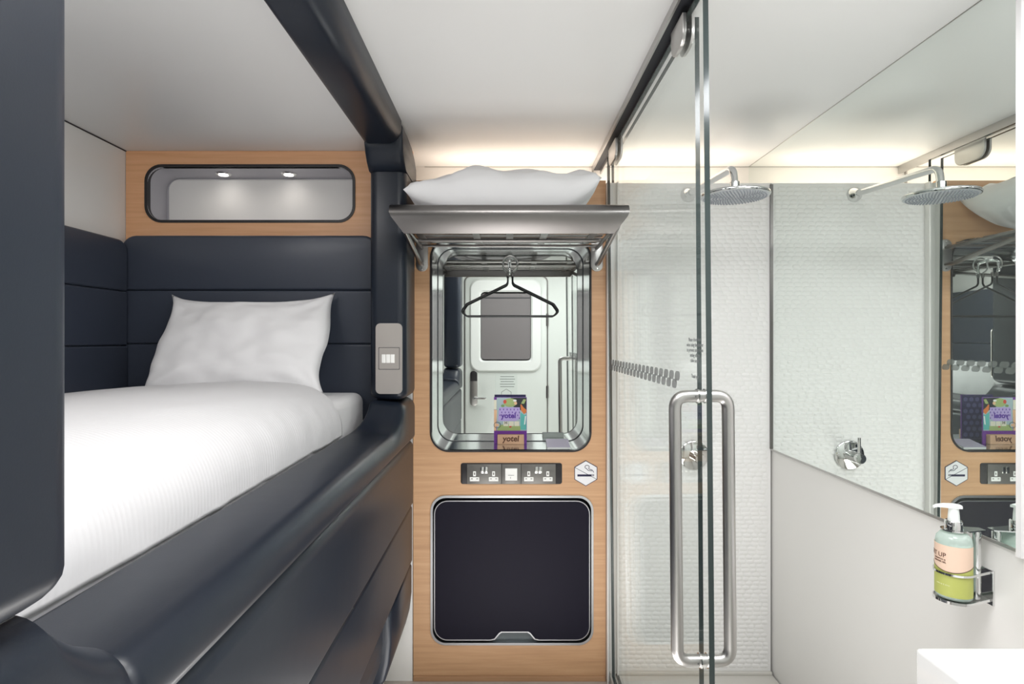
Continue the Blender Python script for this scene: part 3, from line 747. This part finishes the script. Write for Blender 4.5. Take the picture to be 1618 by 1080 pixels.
# printed wave band of rounded blobs
b = B(); y = 1.475; i = 0
while y < 2.42:
    for (zz, dy) in ((-.088, 0), (-.109, .026)):
        if i == 0 and zz < -.1: pass
        P = rrect(-.021, .021, -.0118, .0118, .0112, 5)
        prism(b, [(y+dy+u-.30*v, H(zz)+v) for u, v in P], .4296, .4292, YZ)
    # joining neck
    prism(b, [(y+.006, H(-.104)), (y+.020, H(-.104)), (y+.020, H(-.094)), (y+.006, H(-.094))], .4296, .4293, YZ)
    y += .052; i += 1
link('frosted_band', b, M_FROST, door)
M_TXT = mat('grey_lettering', (.12, .13, .13), .6)
lines = ['Please close door', 'when using the shower', 'to prevent steam from', 'setting off the', 'cabin sensor', '', 'Thank you']
b = B()
for i, s in enumerate(lines):
    if s:
        yc, zc = 1.337, H(-.0005-.0120*i-.012*(1 if i == 6 else 0)-.0)
        mt = Matrix.Translation((.4295, yc, zc+.003)) @ Matrix(((0, 0, -1, 0), (-1, 0, 0, 0), (0, 1, 0, 0), (0, 0, 0, 1)))
        text_bm(s, .0125, mt, .0002, bm=b)
link('lettering', b, M_TXT, door)
door.rotation_euler = (0, TILT, 0); door.location.x = .436+1.41*math.sin(-TILT)
fx = thing('shower_screen', 'fixed clear glass screen behind the sliding door', 'glass screen', (.458, 1.95, H(-1.41)))
pane('glass', .4535, .4645, 1.395, 2.497, H(-1.41), H(.770), fx)
fx.rotation_euler = (0, TILT*.75, 0); fx.location.x = .458+1.41*math.sin(-TILT*.75)

# shower head + arm
SX, SZ = .775, .622
t = thing('rain_shower', 'round chrome rain shower on a bent wall arm', 'shower', (SX, 2.5, H(SZ)))
b = B(); lathe(b, [(.0005, -.035), (.014, -.034), (.020, -.022), (.030, -.010), (.032, -.002), (.032, 0)], (SX, 2.5, H(SZ)), 'y', 28); link('flange', b, M_CHROME, t, smooth=50)
b = B(); tube(b, fillet([(SX, 2.49, H(SZ)), (SX+.002, 2.005, H(.592)), (SX+.003, 1.995, H(.52))], .055, 10), .0125, 18); link('arm', b, M_CHROME, t, smooth=60)
b = B(); lathe(b, [(.013, 0), (.0165, .002), (.0165, .028), (.013, .030)], (SX+.003, 1.996, H(.512)), 'z', 20); link('swivel', b, M_CHROME, t, smooth=50)
b = B(); lathe(b, [(.108, -.010), (.112, -.009), (.114, -.004), (.112, .001), (.10, .004), (.03, .008), (.016, .014), (.0005, .014)], (SX+.003, 1.996, H(.499)), 'z', 56); hdk = link('head', b, M_CHROME, t, smooth=50)
b = B(); lathe(b, [(.0005, -.0115), (.106, -.0115), (.109, -.010), (.0005, -.010)], (SX+.003, 1.996, H(.499)), 'z', 56); link('spray_face', b, mat('spray_face_grey', (.52, .54, .57), .4, .3), hdk, smooth=40)
b = B()
for k in range(1, 11):
    n = 6*k; rad = .0100*k
    for i in range(n):
        a = 2*PI*i/n; cxn, cyn = SX+.003+rad*math.cos(a), 1.996+rad*math.sin(a)
        lathe(b, [(.0026, 0), (.0017, -.0035)], (cxn, cyn, H(.499)-.0115), 'z', 6)
o = link('nozzles', b, mat('nozzle_grey', (.36, .38, .42), .5), hdk); o['kind'] = 'stuff'

# mixer valve
t = thing('shower_valve', 'round chrome mixer valve with lever on the shower wall', 'valve', (.798, 2.498, H(-.486)))
VX, VZ = .798, H(-.486)
b = B(); lathe(b, [(.0005, -.012), (.058, -.011), (.062, -.008), (.062, 0)], (VX, 2.4985, VZ), 'y', 40); link('rose', b, M_CHROME, t, smooth=40)
b = B(); lathe(b, [(.0005, -.090), (.020, -.089), (.022, -.087), (.022, -.010)], (VX, 2.4985, VZ), 'y', 28); link('body', b, M_CHROME, t, smooth=40)
b = B(); tube(b, [(VX, 2.425, VZ+.015), (VX, 2.425, VZ+.085)], .0065, 14); link('lever', b, M_CHROME, t, smooth=50)

# ------------------------------------------------------------------ side mirror
b = B(); box(b, XR, XR+.006, 1.292, YB, H(-.460), H(ZC)); box(b, XR, XR+.006, YB, YD, H(.64), H(ZC))
tag(link('wall_mirror', b, M_MIRROR2, origin=(XR, 1.9, H(-.46))), 'large mirror on the right wall from the basin to the shower corner', 'mirror')

# ------------------------------------------------------------------ soap dispenser + holder
bx_, by_ = 1.052, 1.378; ZB = -.600
t = thing('soap_bottle', 'clear pump soap bottle with peach and lime label by the basin', 'soap bottle', (bx_, by_, H(ZB)))
R_ = .036
b = B(); lathe(b, [(.0005, 0), (.033, 0), (R_, .003), (R_+.0005, .08), (R_, .128), (.034, .140), (.027, .149), (.016, .154), (.014, .156), (.014, .160), (.0005, .160)], (bx_, by_, H(ZB)), 'z', 40); link('body', b, M_BOTTLE, t, smooth=50)
b = B(); lathe(b, [(.0005, .002), (.032, .002), (.0345, .004), (.0345, .120), (.0005, .121)], (bx_, by_, H(ZB)), 'z', 40); link('liquid', b, mat('soap_liquid', (.84, .91, .87), .2, 0), t, smooth=50)
def cyl_strip(bm, th0, th1, zlo, zhi, r, n=36):
    """zlo, zhi functions of angle fraction"""
    ro, ri = r, r-.0004
    A = []
    for k in range(n+1):
        f = k/n; a = th0+(th1-th0)*f; c, s = math.cos(a), math.sin(a)
        A.append([Vector((bx_+rr*c, by_+rr*s, H(z))) for rr, z in ((ro, zlo(f)), (ro, zhi(f)), (ri, zhi(f)), (ri, zlo(f)))])
    return loft(bm, A)
D = math.radians
th0, th1 = D(-255), D(-50)
wav = lambda f: -.525+.010*math.cos(PI*(f*1.5+.15))
b = B(); cyl_strip(b, th0, th1, wav, lambda f: -.475, R_+.0012); lb = link('label', b, mat('label_peach', (.80, .59, .46), .5), t, smooth=50)
b = B(); cyl_strip(b, th0, th1, lambda f: -.592, wav, R_+.0012); link('label', b, mat('label_lime', (.47, .50, .13), .5), t, smooth=50)
b = B(); cyl_strip(b, th0, th1, lambda f: wav(f)-.0007, lambda f: wav(f)+.0007, R_+.0018); link('label_line', b, mat('label_brown', (.10, .05, .03), .5), t)
def wrap(center, zc, r=R_+.0016):
    def f(co):
        a = center+co.x/r; return Vector((bx_+(r+co.z)*math.cos(a), by_+(r+co.z)*math.sin(a), H(zc)+co.y))
    return f
M_LTX = mat('label_ink', (.12, .05, .03), .5)
b = text_bm('GET UP', .0150, None, .0002, warp=wrap(D(-144)-.0275/R_, -.499))
text_bm('SHAMPOO &', .0050, None, .0002, bm=b, warp=wrap(D(-157)-.010/R_, -.509)); text_bm('SHOWER GEL', .0050, None, .0002, bm=b, warp=wrap(D(-157)-.010/R_, -.515))
link('lettering', b, M_LTX, t)
b = text_bm('wake up & shine', .0045, None, .0002, warp=wrap(D(-152)-.006/R_, -.566)); link('lettering', b, mat('label_cream_ink', (.8, .82, .5), .5), t)
b = B(); lathe(b, [(.016, .156), (.0185, .158), (.0185, .176), (.016, .179), (.0005, .179)], (bx_, by_, H(ZB)), 'z', 28); link('collar', b, M_CHROME, t, smooth=40)
M_PUMP = mat('white_pump', (.80, .84, .82), .3)
b = B(); lathe(b, [(.012, .178), (.0115, .190), (.010, .206), (.0125, .214), (.0005, .216)], (bx_, by_, H(ZB)), 'z', 24)
pmp = link('pump', b, M_PUMP, t, smooth=45)
b = B(); dirn = Vector((-.86, .20, 0)).normalized(); side = Vector((-dirn.y, dirn.x, 0)); base = Vector((bx_, by_, H(ZB)+.2105))
lo = []
for s_, w_, h_, dz in ((-.014, .010, .0045, 0), (0, .011, .006, .0005), (.02, .008, .005, .001), (.036, .005, .0035, 0), (.043, .004, .003, -.0035)):
    c = base+dirn*s_+Vector((0, 0, dz)); lo.append([c+side*w_+Vector((0, 0, h_*.6)), c+side*w_*.6+Vector((0, 0, h_)), c-side*w_*.6+Vector((0, 0, h_)), c-side*w_+Vector((0, 0, h_*.6)), c-side*w_-Vector((0, 0, h_*.6)), c+side*w_-Vector((0, 0, h_*.6))])
loft(b, lo); link('nozzle', b, M_PUMP, t, smooth=45)

t = thing('bottle_holder', 'chrome wall bracket holding the soap bottle', 'holder', (XR+.004, by_, H(-.61)))
b = B(); box(b, XR+.001, XR+.006, by_-.017, by_+.024, H(-.617), H(-.535), bev=.001); link('wall_plate', b, M_CHROME, t)
b = B(); lathe(b, [(.0005, -.615), (.0085, -.615), (.0095, -.613), (.0095, -.449), (.008, -.446), (.0005, -.446)], (1.105, by_, EYE), 'z', 20); link('post', b, M_CHROME, t, smooth=45)
def loop_path(z, rr, tail=XR+.002, dy0=-.012, dy1=.018, n=26):
    P = [Vector((tail, by_+dy1, H(z)))]
    for k in range(n+1):
        a = D(62)+(D(298)-D(62))*k/n; P.append(Vector((bx_+rr*math.cos(a), by_+rr*math.sin(a), H(z))))
    P.append(Vector((tail, by_+dy0, H(z)))); return P
def band(bm, P, h, th):
    lo = []
    for i, p in enumerate(P):
        tt = (P[min(i+1, len(P)-1)]-P[max(i-1, 0)]).normalized(); nn = Vector((-tt.y, tt.x, 0))*th/2; u = Vector((0, 0, h/2))
        lo.append([p+nn+u, p-nn+u, p-nn-u, p+nn-u])
    return loft(bm, lo)
b = B(); band(b, loop_path(-.540, .0395), .005, .002); link('front_band', b, M_CHROME, t, smooth=40)
b = B(); band(b, loop_path(-.604, .0400), .006, .002); bb_ = link('tray_band', b, M_CHROME, t, smooth=40)
b = B(); P = [(p.x, p.y) for p in loop_path(-.603, .0385)]; plate(b, P, [], H(-.607), H(-.6045), XY); link('tray', b, M_STEEL_LT, t)
b = B(); plate(b, [(p.x, p.y) for p in loop_path(0, .026, tail=1.120, dy0=-.010, dy1=.010)], [circle(bx_, by_, .0168, 24)], H(-.4445), H(-.4420), XY); link('neck_ring', b, M_CHROME, t)

# ------------------------------------------------------------------ basin
t = thing('wash_basin', 'white ceramic wash basin with squared rim at the bottom right', 'basin', (.98, .9, H(-.76)))
b = B(); ox0, ox1, oy0, oy1, zt = .838, XR+.004, .22, 1.205, -.630
outer = lambda i: rrect(ox0+i, ox1-i*.1, oy0+i, oy1-i, max(.012-i*.6, .002), 5)
inner = lambda i: rrect(ox0+.035+i, ox1-.03-i, oy0-.28+i, oy1-.33-i, max(.05-i*.3, .01), 5)
def n_match(L): return L
plate(b, outer(.006), [inner(0)], H(zt), H(zt)-.002, XY)
loft(b, [[XY(u, v, H(zt)-dz) for u, v in outer(i)] for i, dz in ((.006, 0), (.0025, .001), (.0006, .003), (0, .006), (.0, .11), (.01, .13))], False, True)
loft(b, [[XY(u, v, H(zt)-dz) for u, v in inner(i)] for i, dz in ((0, 0), (.006, .004), (.010, .06), (.03, .10), (.06, .108))], False, True)
link('bowl', b, M_CERAM, t, smooth=45)
b = B(); lathe(b, [(.0005, .004), (.018, .004), (.022, .002), (.022, 0)], (.985, .40, H(zt)-.108), 'z', 24); link('drain', b, M_CHROME, t, smooth=40)
b = B(); lathe(b, [(.022, 0), (.022, .07), (.018, .075), (.0005, .075)], (.99, 1.168, H(zt)), 'z', 24) if False else None
b2 = B() if b is None else b
b2.free() if b is None else None

# ------------------------------------------------------------------ entrance door behind the camera (seen in the mirror)
dr = thing('door_1', 'white cabin door with rounded grey window seen in the mirror', 'door', (0, YF, 0)); dr['kind'] = 'structure'
for k in ('label', 'category'): del dr[k]
b = B(); pad(b, -.39, .385, .02, H(.606), YF, YF+.012, (.002, .002, .05, .05), .004, seg=2); link('door_leaf', b, M_DOOR, dr, smooth=40)
b = B(); plate(b, rrect(-.405, .40, .0, H(.622), (.002, .002, .062, .062), 8), [rrect(-.396, .391, .005, H(.612), (.002, .002, .055, .055), 8)], YF, YF+.006); link('door_seal', b, M_STEEL, dr)
b = B()
lo = []
for y_, o_, in ((YF+.012, 0), (YF+.030, .002), (YF+.038, .010)): lo.append([XZ(u, v, y_) for u, v in rrect(-.345+o_, .335-o_, H(-.29)+o_, H(.585)-o_, .09, 8)])
for y_, o_, in ((YF+.038, .085), (YF+.022, .100)): lo.append([XZ(u, v, y_) for u, v in rrect(-.345+o_, .335-o_, H(-.29)+o_, H(.585)-o_-.02, .04, 8)])
loft(b, lo, True, False); wf = link('window_frame', b, mat('frame_white', (.66, .68, .66), .35), dr, smooth=35)
b = B(); prism(b, rrect(-.24, .23, H(-.178), H(.45), .03, 6), YF+.013, YF+.024); link('grey_blind', b, M_SCREEN, wf)
b = B(); box(b, -.24, .23, YF+.024, YF+.030, H(.405), H(.412)); link('blind_bar', b, M_DARK, wf)
b = B(); pad(b, -.345, -.275, H(-.62), H(-.285), YF+.012, YF+.030, .03, .004, seg=3); lk = link('lock_plate', b, M_STEEL_LT, dr, smooth=40)
b = B(); pad(b, -.343, -.277, H(-.385), H(-.287), YF+.030, YF+.036, (.004, .004, .03, .03), .003, seg=2); link('card_reader', b, M_BLACK, lk, smooth=40)
b = B(); tube(b, fillet([(-.31, YF+.03, H(-.545)), (-.31, YF+.075, H(-.545)), (-.19, YF+.078, H(-.545))], .015), .010, 12); link('lever_handle', b, M_CHROME, lk, smooth=50)
for z in (-.49, .2):
    b = B(); lathe(b, [(.0005, -.06), (.012, -.058), (.012, .058), (.0005, .06)], (.392, YF+.012, H(z)), 'z', 14); link('hinge', b, M_STEEL, dr, smooth=50)
b = B(); box(b, -.105, .105, YF+.0122, YF+.0135, H(-.62), H(-.315)); nt_ = link('notice', b, M_NOTICE, dr)
b = B()
for i in range(5):
    ww = (.150, .165, .140, .165, .150)[i]/2; box(b, -ww/2-.02, ww, YF+.0135, YF+.0138, H(-.345-.024*i), H(-.341-.024*i))
hexn = [(.055*math.cos(PI/2+PI/3*k), H(-.52)+.06*math.sin(PI/2+PI/3*k)) for k in range(6)]; hexi = [(x*.94, H(-.52)+(z-H(-.52))*.94) for x, z in hexn]
plate(b, hexn, [hexi], YF+.0135, YF+.0138)
link('notice_print', b, M_DARK, nt_)

for o in bpy.data.objects:
    if '_org' in o: del o['_org']
